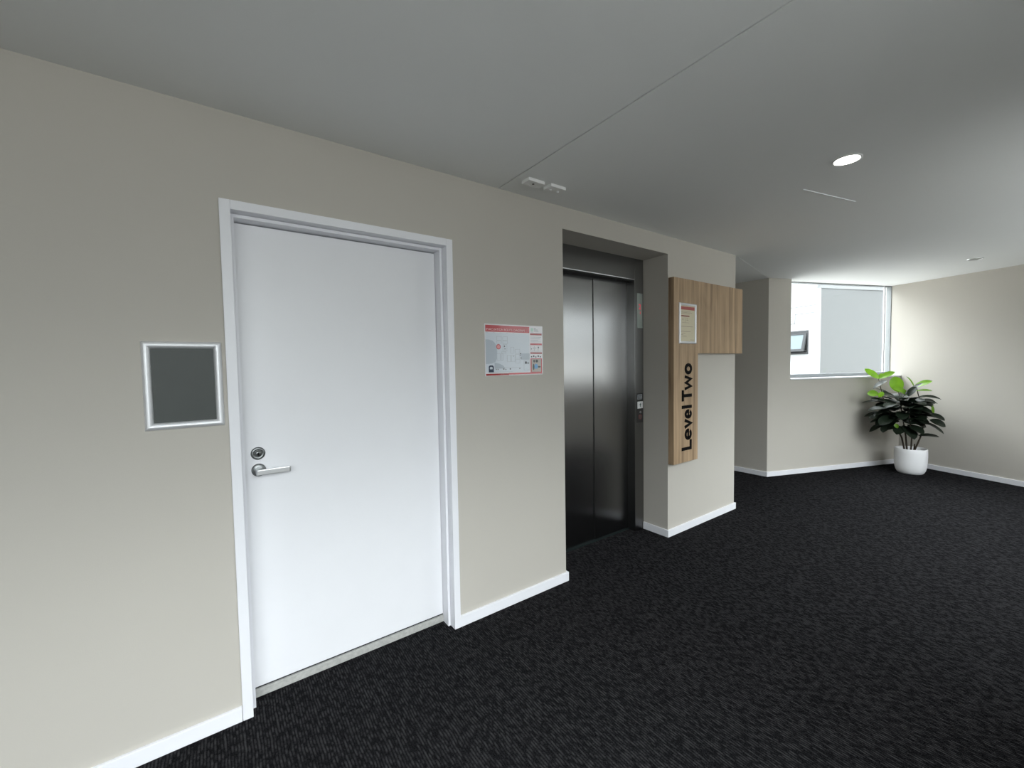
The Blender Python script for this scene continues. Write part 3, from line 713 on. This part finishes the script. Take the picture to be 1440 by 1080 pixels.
hero(dark, .04, .96, .25, .955, -.08, .09, up+cam_n*.35, droop=.2)
hero(dark, .15, .765, .285, .70, -.10, .105, up+cam_n*.55)
hero(dark, .15, .70, .29, .63, -.14, .12, up+cam_n*.7)
hero(dark, .11, .66, .285, .535, -.06, .09, up+cam_n*.3)
hero(dark, .06, .48, .245, .49, .0, .09, up+cam_n*.4)
hero(dark, -.25, .88, -.48, .875, -.05, .10, up+cam_n*.15)
hero(dark, -.23, .74, -.455, .69, -.02, .13, up+cam_n*.35)
hero(dark, -.21, .62, -.40, .50, -.10, .13, up+cam_n*.4)
hero(dark, -.24, .82, -.41, .79, -.24, .12, up+cam_n*.4)
for i in range(170):
    ph = random.uniform(0, 2*math.pi); zz = random.uniform(-1, 1); rr = math.sqrt(max(0, 1-zz*zz))
    s = random.uniform(.25, .72)
    du, dv, dz = math.cos(ph)*rr, math.sin(ph)*rr, zz
    b = (-.085+du*.26*s, -.02+dv*.25*s, .78+dz*.30*s)
    ln = random.uniform(.14, .21)
    out = Vector((du*1.0, dv*1.0)); 
    if out.length < .2: out = Vector((math.cos(ph), math.sin(ph)))
    out.normalize()
    slope = random.uniform(-.45, .40) + .35*dz
    t = (b[0]+out.x*ln, b[1]+out.y*ln, b[2]+slope*ln)
    p = P3(*t)
    # keep clear of both walls
    wp = Vector((PX+p.x-AX, PY+p.y-AY, 0)); dwin = wp.dot(Nv); drw = SR - wp.dot(Dv)
    if dwin < .04 or drw < .05: continue
    if t[0] > .22 and t[2] > .6: continue
    if t[2] > 1.13 or t[2] < .42: continue
    leaf_geo(dark, P3(*b), P3(*t), random.uniform(.10, .155), up*.9+cam_n*random.uniform(-.1, .6)+Vector((random.uniform(-.3, .3), random.uniform(-.3, .3), 0)))
o = obj('foliage', dark, M_leafd, pl, smooth=True)
o = obj('new_foliage', fresh, M_leafl, pl, smooth=True); o['label'] = 'fresh bright green leaves near the top'

# ------------------------------------------------------------------ light
sc = bpy.context.scene
wd = bpy.data.worlds.new('overcast_sky'); sc.world = wd; wd.use_nodes = True
nt = wd.node_tree; bg = nt.nodes['Background']
tc = nt.nodes.new('ShaderNodeTexCoord'); sx = nt.nodes.new('ShaderNodeSeparateXYZ'); rp = nt.nodes.new('ShaderNodeValToRGB')
mr = nt.nodes.new('ShaderNodeMapRange'); mr.inputs['From Min'].default_value = -1; mr.inputs['From Max'].default_value = 1
nt.links.new(tc.outputs['Generated'], sx.inputs[0]); nt.links.new(sx.outputs['Z'], mr.inputs['Value']); nt.links.new(mr.outputs['Result'], rp.inputs['Fac'])
e = rp.color_ramp.elements
e[0].position = 0.0; e[0].color = (0.24, 0.24, 0.235, 1)
e[1].position = 1.0; e[1].color = (1.28, 1.30, 1.34, 1)
k = e.new(0.49); k.color = (0.21, 0.21, 0.206, 1)
k = e.new(0.51); k.color = (0.12, 0.123, 0.125, 1)
k = e.new(0.60); k.color = (0.22, 0.23, 0.235, 1)
k = e.new(0.78); k.color = (0.92, 0.94, 0.97, 1)
# brighter patch of cloud where the hidden sun stands
sun_dir = Vector((-.22, -.88, .40)).normalized()
dt = nt.nodes.new('ShaderNodeVectorMath'); dt.operation = 'DOT_PRODUCT'; dt.inputs[1].default_value = sun_dir
nt.links.new(tc.outputs['Generated'], dt.inputs[0])
mxm = nt.nodes.new('ShaderNodeMath'); mxm.operation = 'MAXIMUM'; mxm.inputs[1].default_value = 0.0; nt.links.new(dt.outputs['Value'], mxm.inputs[0])
pwm = nt.nodes.new('ShaderNodeMath'); pwm.operation = 'POWER'; pwm.inputs[1].default_value = 14.0; nt.links.new(mxm.outputs[0], pwm.inputs[0])
scl = nt.nodes.new('ShaderNodeVectorMath'); scl.operation = 'SCALE'; scl.inputs[0].default_value = (0.27, 0.27, 0.27); nt.links.new(pwm.outputs[0], scl.inputs['Scale'])
adv = nt.nodes.new('ShaderNodeVectorMath'); adv.operation = 'ADD'; nt.links.new(rp.outputs['Color'], adv.inputs[0]); nt.links.new(scl.outputs['Vector'], adv.inputs[1])
nt.links.new(adv.outputs['Vector'], bg.inputs['Color']); bg.inputs['Strength'].default_value = 15.0

def portal(name, loc, rot, sx_, sy_):
    l = bpy.data.lights.new(name, 'AREA'); l.shape = 'RECTANGLE'; l.size = sx_; l.size_y = sy_; l.cycles.is_portal = True
    o = link(bpy.data.objects.new(name, l)); o.location = loc; o.rotation_euler = rot
    return o
zc = (WZ[0]+WZ[1])/2
portal('daylight_portal', ((WA[0]+WA[1])/2, YF-.14, sum(WZA)/2), (math.radians(90), 0, 0), WA[1]-WA[0], WZA[1]-WZA[0])
portal('daylight_portal', ((WB[0]+WB[1])/2, YF-.14, zc), (math.radians(90), 0, 0), WB[1]-WB[0], WZ[1]-WZ[0])
portal('daylight_portal', W((WS0+SR)/2, .24) + ((SILL+H)/2,), (math.radians(90), 0, ANG+math.pi), SR-WS0, H-SILL)
# the lit downlight
l = bpy.data.lights.new('downlight_beam', 'SPOT'); l.energy = 12; l.spot_size = math.radians(100); l.spot_blend = .6; l.shadow_soft_size = .045; l.color = (1, .95, .86)
o = link(bpy.data.objects.new('downlight_beam', l)); o.location = (2.632, -1.251, H-.02)

# ------------------------------------------------------------------ camera
cam = bpy.data.cameras.new('camera'); co = link(bpy.data.objects.new('camera', cam))
cam.sensor_width = 36; cam.sensor_fit = 'HORIZONTAL'; cam.lens = 583.04/1440*36; cam.clip_start = .02; cam.clip_end = 200
yaw, pit, rol = 0.622135277, -0.0456216694, -0.0166514203
f = Vector((math.sin(yaw)*math.cos(pit), math.cos(yaw)*math.cos(pit), math.sin(pit)))
r = Vector((math.cos(yaw), -math.sin(yaw), 0)); u = r.cross(f)
r2 = r*math.cos(rol)+u*math.sin(rol); u2 = -r*math.sin(rol)+u*math.cos(rol)
Mx = Matrix.Identity(4)
for i in range(3): Mx[i][0], Mx[i][1], Mx[i][2] = r2[i], u2[i], -f[i]
Mx.translation = Vector((0, -1.99311586, 1.4368999))
co.matrix_world = Mx
sc.camera = co
sc.view_settings.view_transform = 'Standard'; sc.view_settings.look = 'None'; sc.view_settings.exposure = 0.0; sc.view_settings.gamma = 1.0; sc.view_settings.use_curve_mapping = False
sc.cycles.max_bounces = 10; sc.cycles.diffuse_bounces = 6; sc.cycles.glossy_bounces = 4; sc.cycles.transparent_max_bounces = 8
sc.cycles.use_denoising = True; sc.cycles.sample_clamp_indirect = 8.0
